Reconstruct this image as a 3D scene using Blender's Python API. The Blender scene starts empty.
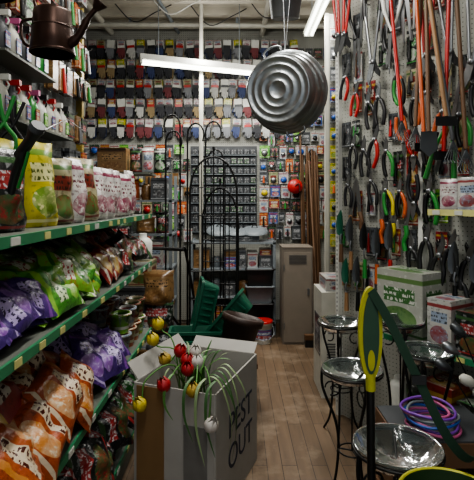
import bpy, math, random
from mathutils import Matrix, Vector, noise
R=random.Random(11)
pi=math.pi
def T(x=0,y=0,z=0): return Matrix.Translation((x,y,z))
def RX(a): return Matrix.Rotation(math.radians(a),4,'X')
def RY(a): return Matrix.Rotation(math.radians(a),4,'Y')
def RZ(a): return Matrix.Rotation(math.radians(a),4,'Z')
def S(a,b=None,c=None):
    b=a if b is None else b; c=a if c is None else c
    return Matrix.Diagonal((a,b,c,1))
I=Matrix.Identity(4)
def hexc(h):
    h=h.lstrip('#'); o=[]
    for i in (0,2,4):
        c=int(h[i:i+2],16)/255
        o.append(c/12.92 if c<=.04045 else ((c+.055)/1.055)**2.4)
    return (o[0],o[1],o[2],1)
# ---------------------------------------------------------------- materials
class NT:
    def __init__(s,name):
        s.m=bpy.data.materials.new(name); s.m.use_nodes=True
        s.t=s.m.node_tree; s.b=s.t.nodes['Principled BSDF']
    def n(s,t,**k):
        x=s.t.nodes.new(t)
        for a,b in k.items(): setattr(x,a,b)
        return x
    def l(s,a,b): s.t.links.new(a,b)
    def math(s,op,a,b=0.0):
        x=s.n('ShaderNodeMath',operation=op)
        for i,v in enumerate((a,b)):
            if hasattr(v,'links'): s.l(v,x.inputs[i])
            else: x.inputs[i].default_value=v
        return x.outputs[0]
    def mix(s,f,a,b,bt='MIX'):
        x=s.n('ShaderNodeMixRGB',blend_type=bt)
        for i,v in enumerate((f,a,b)):
            if hasattr(v,'links'): s.l(v,x.inputs[i])
            else: x.inputs[i].default_value=v
        return x.outputs[0]
    def noise(s,vec,scale,detail=3,rough=.5):
        x=s.n('ShaderNodeTexNoise'); x.inputs['Scale'].default_value=scale
        x.inputs['Detail'].default_value=detail; x.inputs['Roughness'].default_value=rough
        if vec is not None: s.l(vec,x.inputs['Vector'])
        return x.outputs['Fac']
    def mapping(s,vec,sc=(1,1,1),rot=(0,0,0)):
        x=s.n('ShaderNodeMapping'); x.inputs['Scale'].default_value=sc; x.inputs['Rotation'].default_value=rot
        s.l(vec,x.inputs['Vector']); return x.outputs[0]
    def coord(s,k='Object'): return s.n('ShaderNodeTexCoord').outputs[k]
_c={}
def mat(name,col,rough=.5,metal=0,var=.25,scale=14,emit=0,bump=0,trans=0):
    if name in _c: return _c[name]
    t=NT(name); c=hexc(col); co=t.coord()
    f=t.noise(co,scale,4)
    dark=tuple([x*(1-var) for x in c[:3]]+[1]); lite=tuple([min(1,x*(1+var*.6)) for x in c[:3]]+[1])
    t.l(t.mix(f,dark,lite),t.b.inputs['Base Color'])
    t.b.inputs['Roughness'].default_value=rough; t.b.inputs['Metallic'].default_value=metal
    if trans: t.b.inputs['Transmission Weight'].default_value=trans
    if emit:
        t.b.inputs['Emission Color'].default_value=c; t.b.inputs['Emission Strength'].default_value=emit
    if bump:
        b=t.n('ShaderNodeBump'); b.inputs['Strength'].default_value=bump; b.inputs['Distance'].default_value=.01
        t.l(t.noise(co,scale*4,3),b.inputs['Height']); t.l(b.outputs[0],t.b.inputs['Normal'])
    _c[name]=t.m; return t.m
def pkg(name,base,label,acc,text='111111',rough=.3,soft=False):
    if name in _c: return _c[name]
    t=NT(name); uv=t.coord('UV'); ob=t.coord('Object')
    sp=t.n('ShaderNodeSeparateXYZ'); t.l(uv,sp.inputs[0]); x,y=sp.outputs[0],sp.outputs[1]
    g=lambda a,b:t.math('GREATER_THAN',a,b)
    l=lambda a,b:t.math('LESS_THAN',a,b)
    mu=lambda a,b:t.math('MULTIPLY',a,b)
    xin=mu(g(x,.16),l(x,.84))
    lab=mu(xin,mu(g(y,.52),l(y,.74)))
    top=mu(g(y,.83),l(y,.9)); bot=mu(g(y,.05),l(y,.085))
    dx=t.math('DIVIDE',t.math('SUBTRACT',x,.5),.38); dy=t.math('DIVIDE',t.math('SUBTRACT',y,.28),.18)
    pic=l(t.math('ADD',mu(dx,dx),mu(dy,dy)),1.0)
    tx=g(t.noise(t.mapping(uv,(22,12,1)),1.0,1),.52)
    rows=g(t.math('FRACT',t.math('MULTIPLY',y,12)),.4)
    B=hexc(base);L=hexc(label);A=hexc(acc);X=hexc(text)
    def ramp(sc,lo,k):
        n1=t.math('MULTIPLY',t.math('SUBTRACT',t.noise(ob,sc,3),lo),k); c=t.n('ShaderNodeClamp'); t.l(n1,c.inputs[0]); return c.outputs[0]
    mixc=tuple([a*.5+b*.5 for a,b in zip(A[:3],L[:3])]+[1])
    base_=t.mix(ramp(9,.5,3.5),B,tuple([a*.35+b*.65 for a,b in zip(A[:3],B[:3])]+[1]))
    base_=t.mix(mu(ramp(45,.56,12),.5),base_,X)
    col=t.mix(top,base_,A); col=t.mix(bot,col,L)
    pc=t.mix(ramp(30,.38,3.2),A,mixc); pc=t.mix(ramp(55,.55,9),pc,L)
    col=t.mix(pic,col,pc)
    col=t.mix(lab,col,L)
    col=t.mix(mu(mu(lab,tx),rows),col,X)
    col=t.mix(.35,col,t.mix(t.noise(ob,18,3),(.3,.3,.3,1),(1,1,1,1)),'MULTIPLY')
    t.l(col,t.b.inputs['Base Color']); t.b.inputs['Roughness'].default_value=rough
    if soft:
        bb=t.n('ShaderNodeBump'); bb.inputs['Strength'].default_value=.45; bb.inputs['Distance'].default_value=.012
        t.l(t.noise(ob,32,3,.6),bb.inputs['Height']); t.l(bb.outputs[0],t.b.inputs['Normal'])
    _c[name]=t.m; return t.m
def pegmat(name,base,pitch=.0254,hole=.13,dark='3a3a36'):
    t=NT(name); ob=t.coord(); sp=t.n('ShaderNodeSeparateXYZ'); t.l(ob,sp.inputs[0])
    fx=t.math('SUBTRACT',t.math('FRACT',t.math('DIVIDE',sp.outputs[0],pitch)),.5)
    fz=t.math('SUBTRACT',t.math('FRACT',t.math('DIVIDE',sp.outputs[2],pitch)),.5)
    d=t.math('SQRT',t.math('ADD',t.math('MULTIPLY',fx,fx),t.math('MULTIPLY',fz,fz)))
    h=t.math('LESS_THAN',d,hole)
    b=hexc(base); c=t.mix(t.noise(ob,3,5),tuple([v*.6 for v in b[:3]]+[1]),b)
    t.l(t.mix(h,c,hexc(dark)),t.b.inputs['Base Color']); t.b.inputs['Roughness'].default_value=.6
    return t.m
# ---------------------------------------------------------------- mesh builder
class MB:
    def __init__(s,name,M=I):
        s.name=name;s.M=M;s.v=[];s.f=[];s.mi=[];s.uv=[];s.sm=[];s.mats=[]
    def m(s,mt):
        if mt not in s.mats: s.mats.append(mt)
        return s.mats.index(mt)
    def add(s,vs,fs,mt,M=I,uvs=None,smooth=False):
        o=len(s.v); k=s.m(mt)
        s.v+= [tuple(M@Vector(p)) for p in vs]
        for i,f in enumerate(fs):
            s.f.append([o+a for a in f]); s.mi.append(k); s.sm.append(smooth)
            if uvs: s.uv+= [uvs[a] for a in f]
            else:
                q=[(0,0),(1,0),(1,1),(0,1)]
                s.uv+= q if len(f)==4 else [(.02,.02)]*len(f)
    def box(s,c,sz,mt,M=I,bev=0.0):
        x,y,z=[a/2 for a in sz]
        vs=[(-x,-y,-z),(x,-y,-z),(x,y,-z),(-x,y,-z),(-x,-y,z),(x,-y,z),(x,y,z),(-x,y,z)]
        fs=[(0,1,5,4),(1,2,6,5),(2,3,7,6),(3,0,4,7),(4,5,6,7),(3,2,1,0)]
        s.add(vs,fs,mt,M@T(*c))
    def loft(s,rings,mt,M=I,cap0=True,cap1=True,smooth=True,closed=True):
        n=len(rings[0]); vs=[];uv=[]
        nr=len(rings)
        for j,r in enumerate(rings):
            for i,p in enumerate(r): vs.append(p); uv.append(((2*i/n)%1.0001,j/max(1,nr-1)))
        fs=[]
        for j in range(nr-1):
            for i in range(n if closed else n-1):
                a=j*n+i;b=j*n+(i+1)%n
                fs.append((a,b,b+n,a+n))
        s.add(vs,fs,mt,M,uv,smooth)
        if cap0: s.add(rings[0],[tuple(range(n-1,-1,-1))],mt,M)
        if cap1: s.add(rings[-1],[tuple(range(n))],mt,M)
    def lathe(s,prof,mt,M=I,n=20,cap0=True,cap1=True,wave=None):
        rings=[]
        for r,z in prof:
            rings.append([(r*math.cos(2*pi*i/n),r*math.sin(2*pi*i/n),z) for i in range(n)])
        s.loft(rings,mt,M,cap0,cap1)
    def tube(s,pts,r,mt,M=I,n=6,closed=False):
        P=[Vector(p) for p in pts]; N=len(P)
        rs=list(r) if isinstance(r,(list,tuple)) else [r]*N
        while len(rs)<N: rs.append(rs[-1])
        rings=[];prev=None
        for i in range(N):
            if closed: t=P[(i+1)%N]-P[i-1]
            else: t=P[min(i+1,N-1)]-P[max(i-1,0)]
            if t.length<1e-9: t=Vector((0,0,1))
            t.normalize()
            if prev is None:
                a=Vector((0,0,1)) if abs(t.z)<.9 else Vector((1,0,0))
                u=t.cross(a).normalized()
            else:
                u=prev-t*prev.dot(t)
                u=u.normalized() if u.length>1e-6 else t.orthogonal().normalized()
            prev=u; w=t.cross(u)
            rings.append([tuple(P[i]+(u*math.cos(2*pi*k/n)+w*math.sin(2*pi*k/n))*rs[i]) for k in range(n)])
        if closed: rings.append(rings[0])
        s.loft(rings,mt,M,not closed,not closed)
    def ext(s,out,th,mt,M=I):
        n=len(out)
        vs=[(x,-th/2,z) for x,z in out]+[(x,th/2,z) for x,z in out]
        xs=[p[0] for p in out]; zs=[p[1] for p in out]
        w=max(xs)-min(xs) or 1; h=max(zs)-min(zs) or 1
        uv=[((x-min(xs))/w,(z-min(zs))/h) for x,z in out]*2
        fs=[tuple(range(n)),tuple(range(2*n-1,n-1,-1))]+[(i,i+n,(i+1)%n+n,(i+1)%n) for i in range(n)]
        s.add(vs,fs,mt,M,uv)
    def bag(s,M,w,h,d,mt,kind='stand',nx=10,ny=12,cr=.06):
        seed=R.random()*100; 
        for side in (-1,1):
            vs=[];uv=[];fs=[]
            for j in range(ny+1):
                v=j/ny
                if kind=='stand': pr=min(1,.55+v*4)*max(0,(1-v))**.42 if v>0 else .55
                else: pr=max(0,math.sin(pi*v))**.45
                for i in range(nx+1):
                    u=i/nx
                    e=max(0,math.sin(pi*u))**.5
                    t=d/2*e*pr
                    nn=noise.noise(Vector((u*3.2+seed,v*3.2,side*2)))+.35*noise.noise(Vector((u*8+seed,v*8,side*3)))
                    n2=noise.noise(Vector((u*3+seed,v*3+9,0)))
                    xx=(u-.5)*w*(1-.05*math.sin(pi*v)) + n2*cr*w*.5
                    vs.append((xx,side*(t*(1+nn*.5)+nn*cr*w*e*pr*.6)+n2*cr*w*.4,v*h+n2*cr*h*.25*(1 if v>0 else 0)))
                    uv.append((u,v) if side<0 else (1-u,v))
            for j in range(ny):
                for i in range(nx):
                    a=j*(nx+1)+i;b=a+1;c=b+nx+1;dd=a+nx+1
                    fs.append((a,b,c,dd) if side<0 else (dd,c,b,a))
            s.add(vs,fs,mt,M,uv,True)
    def leaf(s,pts,w,mt,M=I,side=(1,0,0)):
        N=len(pts); sv=Vector(side).normalized(); vs=[]
        for i,p in enumerate(pts):
            ww=w*math.sin(pi*min(1,(i+.35)/(N-.6)))**.7 if i<N-1 else .0005
            p=Vector(p); 
            vs+= [tuple(p-sv*ww/2),tuple(p+Vector((0,0,-ww*.12))),tuple(p+sv*ww/2)]
        fs=[]
        for i in range(N-1):
            a=i*3; fs+=[(a,a+1,a+4,a+3),(a+1,a+2,a+5,a+4)]
        s.add(vs,fs,mt,M,None,True)
    def done(s,parent=None):
        me=bpy.data.meshes.new(s.name); me.from_pydata(s.v,[],s.f)
        for mt in s.mats: me.materials.append(mt)
        me.polygons.foreach_set('material_index',s.mi)
        me.polygons.foreach_set('use_smooth',s.sm)
        ul=me.uv_layers.new(name='UVMap')
        flat=[c for p in s.uv for c in p]
        ul.data.foreach_set('uv',flat)
        me.update()
        ob=bpy.data.objects.new(s.name,me); bpy.context.scene.collection.objects.link(ob)
        ob.matrix_world=s.M
        if parent: 
            ob.parent=parent; ob.matrix_parent_inverse=parent.matrix_world.inverted()
        return ob
def spl(pts,k=6):
    P=[Vector(p) for p in pts]; P=[P[0]]+P+[P[-1]]; o=[]
    for i in range(1,len(P)-2):
        for j in range(k):
            t=j/k;a,b,c,d=P[i-1],P[i],P[i+1],P[i+2]
            o.append(.5*((2*b)+(c-a)*t+(2*a-5*b+4*c-d)*t*t+(3*b-a-3*c+d)*t**3))
    o.append(P[-2]); return [tuple(p) for p in o]
def rrect(w,d,z,r=.02,n=3,cx=0,cy=0):
    o=[]
    for sx,sy,a0 in ((1,1,0),(-1,1,90),(-1,-1,180),(1,-1,270)):
        for k in range(n+1):
            a=math.radians(a0+90*k/n)
            o.append((cx+sx*(w/2-r)+r*math.cos(a),cy+sy*(d/2-r)+r*math.sin(a),z))
    return o
def text(body,size,M,mt,parent,name):
    c=bpy.data.curves.new(name,'FONT'); c.body=body; c.size=size; c.extrude=.0006; c.align_x='CENTER'
    o=bpy.data.objects.new(name+'_tmp',c); bpy.context.scene.collection.objects.link(o)
    dg=bpy.context.evaluated_depsgraph_get(); me=bpy.data.meshes.new_from_object(o.evaluated_get(dg))
    bpy.data.objects.remove(o); me.materials.clear(); me.materials.append(mt)
    ob=bpy.data.objects.new(name,me); bpy.context.scene.collection.objects.link(ob)
    ob.matrix_world=M; ob.parent=parent; ob.matrix_parent_inverse=parent.matrix_world.inverted()
# palette
black=mat('black_metal','141414',.4,.3); blackp=mat('black_plastic','1b1b1c',.4)
steel=mat('steel','8d8f91',.34,.9,.2); galv=mat('galvanized','9a9ea0',.34,1,.5,7,bump=.25)
white=mat('white_paint','c9c9c2',.5); offw=mat('off_white','b5b3a8',.6)
red=mat('red_plastic','a82420',.35); green=mat('green_plastic','2f7d35',.35); yellow=mat('yellow_plastic','bfae26',.4)
orange=mat('orange_plastic','b8562a',.4); blue=mat('blue_plastic','2c55a0',.4); purple=mat('purple_plastic','6c3a96',.4)
pink=mat('pink_plastic','b85a86',.4); dgreen=mat('dark_green_resin','1b5440',.38); brown=mat('brown_resin','35261f',.5)
wood=mat('pole_wood','8a6846',.55,0,.35,8); woodd=mat('dark_wood','5e432c',.55,0,.35,8)
cardb=mat('cardboard','7c603e',.8,0,.15); grey=mat('grey_plastic','71787c',.5); dgrey=mat('dark_grey','3b3d40',.55)
shelfm=mat('shelf_enamel','63675f',.5,.2); railg=mat('rail_green','2f7550',.4); tagy=mat('price_tag','bdb878',.5); tagw=mat('tag_white','b8b8b0',.5)
bronze=mat('bronze','3b2922',.35,.7,.3)
P_white=pkg('bag_white_maroon','b9b6b2','c6c2bc','7a3048','5e1530',soft=True)
P_yel=pkg('bag_yellow','b5a924','cfcb90','6a8a30','505a20')
P_grn=pkg('bag_green','4d9436','c5d2ac','88b648','1a4218',soft=True)
P_grn2=pkg('bag_lime','76a83c','dcdccc','2f6b2b','a43020',soft=True)
P_pur=pkg('bag_purple','463070','a898c2','7a4a98','20123a',soft=True)
P_blk=pkg('bag_black','1c1d1f','93302f','3a5a35','b0b0b0',soft=True)
P_blk2=pkg('bag_black_green','161a18','3d7f3e','a8a8a0','b8b8b8',soft=True)
P_org=pkg('bag_orange','a04a26','cdbda4','b97a3c','4a1408',soft=True)
P_red=pkg('bag_red','86262a','c0b9ac','b09040','401010')
P_blu=pkg('pack_blue','2e4f8c','b8bcc2','943434','10204a')
P_crm=pkg('pack_cream','a0977a','7a3024','4b6a38','2a2018')
P_wht=pkg('pack_white','b4b4ae','8a97a8','8a4040','303438')
P_gry=pkg('pack_grey','4c4f52','a4a5a6','2b2c2e','101010')
P_kft=pkg('box_kraft','7c603e','9a7a54','6a4a2a','22160c')
MIX=[P_white,P_grn,P_blk,P_org,P_red,P_blu,P_crm,P_wht,P_gry,P_kft,P_wht,P_blk2,P_gry,P_blk]
peg_w=pegmat('pegboard_white','a9a9a0'); peg_g=pegmat('pegboard_grey','7d8282')

# ---------------------------------------------------------------- room
t=NT('wood_plank_floor'); ob=t.coord(); mp=t.mapping(ob,(1,1,1),(0,0,pi/2))
br=t.n('ShaderNodeTexBrick'); t.l(mp,br.inputs['Vector']); br.offset=.37
for k,v in (('Scale',1.0),('Mortar Size',.002),('Brick Width',1.3),('Row Height',.085),('Bias',0.0)): br.inputs[k].default_value=v
br.inputs['Color1'].default_value=hexc('88745f'); br.inputs['Color2'].default_value=hexc('76634f'); br.inputs['Mortar'].default_value=hexc('3b3027')
gr=t.noise(t.mapping(ob,(30,2.5,1)),1,4); w=t.noise(ob,2.6,6,.65)
c=t.mix(.7,br.outputs[0],t.mix(gr,hexc('6a5e54'),hexc('d8ccba')),'MULTIPLY')
rmp=t.n('ShaderNodeValToRGB'); rmp.color_ramp.elements[0].position=.5; rmp.color_ramp.elements[1].position=.75; t.l(w,rmp.inputs[0])
c=t.mix(rmp.outputs[0],c,hexc('8f7f6c')); t.l(c,t.b.inputs['Base Color']); t.b.inputs['Roughness'].default_value=.5
floorm=t.m
wallm=mat('plaster_wall','8e8c82',.8,0,.35,3); ceilm=mat('ceiling_paint','bcb6a8',.85,0,.45,2.5,bump=.3)
def simple(name,c,s,mt,M=I):
    b=MB(name,M); b.box(c,s,mt); return b.done()
simple('floor',(-.2,2.3,-.05),(4.6,7,.1),floorm)
simple('wall_back',(-.2,5.7,1.8),(4.6,.1,3.6),wallm)
simple('wall_left',(-2.45,2.3,1.8),(.1,6.7,3.6),wallm)
simple('wall_right',(2.05,2.3,1.8),(.1,6.7,3.6),wallm)
b=MB('ceiling'); b.box((-.2,2.3,3.65),(4.6,7,.1),ceilm); b.done()
b=MB('ceiling_joists')
for y in (4.7,5.05,5.4): b.box((-.2,y,3.56),(4.3,.07,.08),ceilm)
b.done()
b=MB('ceiling_pipes')
b.tube([(-2.2,5.15,3.47),(1.9,5.2,3.46)],.028,offw,n=10)
b.tube([(-.9,3.5,3.52),(-.7,5.5,3.5)],.02,grey,n=8)
b.tube([(.35,3.4,3.5),(.3,5.5,3.48)],.03,offw,n=8)
b.tube([(-1.6,3.4,3.52),(-1.5,5.5,3.5)],.035,offw,n=8)
for x in (-1.2,0,1.2): b.box((x,5.17,3.53),(.03,.03,.14),grey)
b.tube([(-.72,4.0,3.52),(-.72,4.0,3.62)],.012,grey); b.tube([(.34,4.0,3.5),(.34,4.0,3.62)],.012,grey)
b.done()
b=MB('support_pole'); b.tube([(-.37,4.75,0),(-.37,4.75,3.6)],.022,offw,n=10); b.lathe([(.06,0),(.06,.01),(.025,.02)],offw,T(-.37,4.75,0)); b.lathe([(.025,3.57),(.06,3.59),(.06,3.6)],offw,T(-.37,4.75,0)); b.done()
simple('baseboard_back',(-.2,5.63,.06),(4.4,.03,.12),offw)

# fluorescents
tube_e=mat('tube_glow','f2f4e8',.5,0,0,5,emit=6)
def fixture(L,M,watts):
    b=MB('fluorescent_light_fixture',M)
    b.loft([[(-L/2,-.06,0),(-L/2,.06,0),(-L/2,.035,.06),(-L/2,-.035,.06)],[(L/2,-.06,0),(L/2,.06,0),(L/2,.035,.06),(L/2,-.035,.06)]],white,smooth=False)
    for y in (-.03,.03): b.tube([(-L/2+.02,y,-.018),(L/2-.02,y,-.018)],.014,tube_e,n=8)
    for x in (-L/2,L/2-.02): b.box((x+.01,0,-.015),(.02,.1,.04),white)
    ztop=3.6-M.translation.z
    for x in (-L*.35,L*.35): b.tube([(x,0,.05),(x,0,ztop)],.004,grey,n=5)
    o=b.done()
    li=bpy.data.lights.new('tube_lamp','AREA'); li.shape='RECTANGLE'; li.size=L; li.size_y=.12; li.energy=watts; li.color=(1,.98,.93)
    lo=bpy.data.objects.new('tube_lamp',li); bpy.context.scene.collection.objects.link(lo)
    lo.matrix_world=M@T(0,0,-.04); lo.parent=o; lo.matrix_parent_inverse=o.matrix_world.inverted()
    # the bare tubes also throw light upwards and sideways
    lp=bpy.data.lights.new('tube_spill','POINT'); lp.energy=watts*.4; lp.shadow_soft_size=.12; lp.color=(1,.98,.93)
    lq=bpy.data.objects.new('tube_spill',lp); bpy.context.scene.collection.objects.link(lq)
    lq.matrix_world=M@T(0,-.12,.1); lq.parent=o; lq.matrix_parent_inverse=o.matrix_world.inverted()
fixture(1.2,T(-.37,4.62,2.84)@RZ(20),30)
fixture(1.4,T(.74,4.05,3.22)@RZ(90),30)
fixture(1.2,T(-.1,2.2,3.4)@RZ(90),40)
fixture(1.2,T(0,.2,3.4)@RZ(90),22)

# ---------------------------------------------------------------- left gondola
LF=T(-1.1,0,0)@RZ(90)   # local x = world +y, local -y = toward aisle
Lsh=[1.40,1.07,.61,.16]
b=MB('gondola_shelving',LF)
b.box((1.9,.02,1.55),(2.6,.03,3.1),peg_g)
for z in Lsh:
    b.box((1.9,-.25,z-.01),(2.6,.5,.02),shelfm)
    b.box((1.9,-.503,z-.01),(2.6,.01,.03),railg)
    x=.65
    while x<3.15:
        b.box((x,-.510,z-.01),(R.choice([.04,.05,.05]),.003,.022),R.choice([tagy,tagw,tagy])); x+=R.uniform(.12,.26)
b.box((1.9,-.47,.07),(2.6,.02,.14),shelfm)
for x in (.62,1.9,3.18):
    b.box((x,-.01,1.55),(.04,.05,3.1),mat('post_brass','a8924a',.45,.4))
b.done()
def row(name,specs):
    bb=MB(name,LF)
    for (x,y,z,w,h,d,mt,kind,rx,rz) in specs:
        bb.bag(T(x,y,z)@RZ(rz)@RX(rx),w,h,d,mt,kind)
    return bb.done()
sp=[]
x=2.02
while x<3.1:
    for yy in (-.38,-.2): sp.append((x,yy,1.4,.16,R.uniform(.24,.31),.12,R.choice([P_white,P_white,P_crm]),'stand',R.uniform(-6,4),R.uniform(-30,-5)))
    x+=.165
row('fertilizer_bags',sp)
sp=[(1.72,-.36,1.4,.17,.32,.12,P_yel,'stand',-3,-20),(1.88,-.36,1.4,.15,.27,.12,P_crm,'stand',3,-25),(1.8,-.18,1.4,.17,.34,.12,P_yel,'stand',0,-10),(1.98,-.2,1.4,.16,.34,.1,P_grn2,'stand',0,-10)]
row('grass_seed_bags',sp)
sp=[(1.18,-.34,1.4,.2,.28,.14,P_blk2,'stand',-3,-20),(1.42,-.36,1.4,.2,.26,.13,P_blk,'stand',2,-25),(1.57,-.2,1.4,.18,.3,.12,P_grn,'stand',0,-10),(1.3,-.15,1.4,.2,.32,.12,P_org,'stand',0,-10)]
row('compost_bags',sp)
def pile(name,x0,x1,z,mts,hh,w=.24,l=.34,d=.1,step=.17):
    bb=MB(name,LF); x=x0
    while x<x1:
        # stacked bags lying lengthwise, labels tipped towards the aisle
        zz=z+d*.5; k=0
        while zz<z+hh:
            bb.bag(T(x+R.uniform(-.04,.04),-.33+.03*k,zz)@RZ(R.uniform(-12,12))@RX(-78+R.uniform(-6,8))@RY(R.choice([90,-90])+R.uniform(-20,20))@T(0,0,-l/2),w,l,d,R.choice(mts),'pillow',cr=.09)
            zz+=d*.62; k+=1
        bb.bag(T(x+.05,-.43+R.uniform(-.02,.03),z+hh*.5+R.uniform(-.01,.04))@RZ(R.uniform(-22,12))@RX(-38+R.uniform(-14,10))@RY(R.choice([90,-90,75])+R.uniform(-25,25))@T(0,0,-l*.42),w*.85,l*.84,d*.8,R.choice(mts),'pillow',cr=.1)
        x+=step
    return bb.done()
pile('purple_soil_bags',1.15,1.46,1.07,[P_pur],.17,w=.2,l=.26,d=.08,step=.14)
pile('plant_food_bags',1.62,2.12,1.07,[P_grn,P_grn,P_grn2],.23,w=.24,l=.3,d=.1,step=.14)
pile('grass_mix_bags',2.3,3.05,1.07,[P_blk,P_blk,P_red,P_blk2,P_blk],.22,w=.22,l=.28,d=.09,step=.13)
pile('mulch_bags',1.3,1.85,.61,[P_org,P_org,P_org,P_red],.26,w=.27,l=.34,d=.13,step=.17)
pile('lavender_soil_bags',2.08,2.5,.61,[P_pur,P_pur,P_blk,P_pur],.22,w=.24,l=.3,d=.11,step=.14)
pile('potting_soil_bags',1.6,3.05,.16,[P_blk,P_blk2,P_blk],.33,w=.28,l=.36,d=.12)
b=MB('seed_starter_pots',LF)
x=2.68
while x<3.12:
    for yy in (-.42,-.25,-.1):
        for k in range(R.choice([1,2,2])):
            b.lathe([(.045,0),(.06,.1),(.066,.1),(.066,.115),(.055,.115),(.045,.02)],R.choice([P_org,P_wht,P_grn2,P_crm]),T(x,yy,.61+.12*k),n=16)
    x+=.135
b.done()
def hook(bb,x,z,L=.12,mt=steel): bb.tube([(x,.012,z),(x,-L,z),(x,-L-.01,z+.015)],.0025,mt,n=5)
b=MB('spray_bottles',LF)
for zz,xm in ((1.86,2.75),(2.14,2.5)):
    x=2.0
    while x<xm:
        c=R.choice([white,offw,grey,green,dgrey,offw]); tp=R.choice([red,blackp,white,blackp,pink])
        M=T(x,-.07,zz)@S(.85)
        b.lathe([(.035,0),(.04,.01),(.04,.12),(.03,.15),(.014,.17),(.014,.19)],c,M,n=14)
        b.box((0,-.012,.205),(.025,.075,.03),tp,M); b.tube([(0,-.03,.195),(0,-.045,.165),(0,-.035,.145)],.005,tp,M)
        b.box((0,-.041,.07),(.05,.004,.08),R.choice([P_grn,P_red,P_blu]),M)
        x+=.1
    b.box(((2+xm)/2-.05,-.06,zz-.006),(xm-1.95,.14,.01),shelfm)
b.done()
b=MB('hanging_garden_packs',LF)
for zz in (1.8,2.02,2.28,2.5,2.72,2.94):
    x={1.8:2.8,2.02:2.8,2.28:2.55}.get(zz,1.75)
    while x<3.12:
        w=R.uniform(.07,.1);h=R.uniform(.12,.18); mt=R.choice(MIX)
        hook(b,x,zz); b.box((x,-.08,zz-h/2+.01),(w,.03,h),mt); b.box((x,-.05,zz-h/2+.01),(w,.01,h),mt)
        if R.random()<.5: b.tube([(x,-.1,zz-.02),(x+.01,-.105,zz-h)],[.008,.013],R.choice([black,green,red,steel,black]),n=6)
        x+=w+.03
b.done()
# hose nozzle hanging at aisle edge in front
b=MB('hose_nozzle',T(-.63,1.36,1.60)@RZ(-35)@S(.8))
b.tube(spl([(-.1,0,-.12),(-.06,0,-.03),(-.02,0,.03),(.0,0,.06)]),[.016]*6+[.017]*6+[.02]*6+[.02],blackp,n=10)
b.tube([(-.03,0,.04),(.05,0,.1),(.08,0,.13)],[.022,.02,.03],blackp,n=12)
b.tube([(.078,0,.128),(.095,0,.143)],[.03,.026],dgrey,n=12)
b.tube(spl([(.03,0,.05),(.0,0,-.01),(-.04,0,-.08)]),.007,green)
b.tube([(-.1,0,-.12),(-.11,0,-.145)],.02,green,n=10)
b.tube([(0,0,.06),(-.02,.05,.12),(-.1,.25,.22),(-.45,.6,.24)],.0025,steel)
b.done()
b=MB('garden_shears_on_rack')
for i,(x,y,z) in enumerate([(-.86,1.5,1.77),(-.84,1.66,1.78),(-.9,1.85,1.8)]):
    M=T(x,y,z)@RZ(30)@RY(R.uniform(-15,15))
    b.tube(spl([(-.03,0,-.14),(-.04,0,-.06),(0,0,0),(.03,0,.1)]),.008,[black,green,black][i],M)
    b.tube(spl([(.03,0,-.14),(.04,0,-.06),(0,0,0),(-.02,0,.1)]),.008,[black,green,black][i],M)
    b.tube([(0,0,0),(-.25,.15,.06)],.003,steel,M)
b.done()
# watering cans
def wcan(name,M,mt,s=1,flip=1):
    b=MB(name,M@S(s))
    b.lathe([(.10,0),(.105,.01),(.098,.08),(.088,.2),(.085,.21),(.075,.215),(.074,.2)],mt,n=28)
    b.lathe([(.106,.0),(.109,.006),(.106,.012)],mt,n=28); b.lathe([(.094,.12),(.098,.125),(.094,.13)],mt,n=28)
    b.tube(spl([(.09,0,.04),(.14,0,.08),(.19,0,.16),(.23,0,.2)]),[.024]*5+[.018]*7+[.013]*7,mt,n=12)
    b.lathe([(.013,0),(.02,.01),(.036,.04),(.036,.047)],mt,T(.227,0,.198)@RY(42),n=16)
    b.tube(spl([(-.075,0,.2),(-.1,0,.3),(0,0,.35),(.06,0,.3),(.075,0,.21)]),.008,mt)
    b.tube(spl([(-.09,0,.18),(-.17,0,.17),(-.16,0,.07),(-.1,0,.04)]),.008,mt)
    zt=(3.6-M.translation.z)/s
    b.tube([(0,0,.35),(0,0,zt)],.0025,black,n=5)
    return b.done()
wcan('watering_can',T(-.81,2.02,2.14)@RZ(-12),bronze,.9)
wcan('watering_can.001',T(-.84,1.55,2.2)@RZ(20),mat('copper','6a4230',.3,.8,.3),.85)

# ---------------------------------------------------------------- hanging tub & pail
zax=Vector((.38,.88,.12)).normalized()
M=T(.25,2.87,2.19)@zax.to_track_quat('Z','Y').to_matrix().to_4x4()
b=MB('galvanized_wash_tub',M)
prof=[(.001,.012),(.05,.012),(.055,.006),(.06,.012),(.1,.012),(.105,.006),(.11,.012),(.15,.012),(.155,.006),(.16,.012),(.185,.012),(.195,.002),(.205,.002),(.212,.012),(.222,.06),(.228,.062),(.231,.068),(.228,.074),(.24,.13),(.246,.132),(.249,.138),(.246,.144),(.262,.2),(.272,.2),(.276,.207),(.27,.214),(.258,.21),(.2,.03),(.001,.025)]
b.lathe(prof,galv,n=56,cap0=False,cap1=False)
for a in (75,255):
    A=RZ(a)
    b.tube(spl([(.252,-.06,.15),(.285,-.055,.15),(.3,0,.15),(.285,.055,.15),(.252,.06,.15)]),.007,galv,A)
cands=[M@Vector((.27*math.cos(a*pi/18),.27*math.sin(a*pi/18),.205)) for a in range(36)]
top=max(cands,key=lambda p:p.z); Mi=M.inverted()
b.tube([tuple(Mi@top),tuple(Mi@Vector((top.x-.04,top.y,3.6)))],.005,steel); b.tube([tuple(Mi@top),tuple(Mi@Vector((top.x+.1,top.y,3.6)))],.003,steel)
b.done()
b=MB('galvanized_pail',T(.33,3.15,2.74)@RX(12))
b.lathe([(.09,0),(.095,.005),(.12,.2),(.126,.2),(.126,.212),(.115,.212),(.088,.02),(.001,.015)],mat('dull_zinc','7d8082',.5,.8,.3),n=28,cap1=False)
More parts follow.
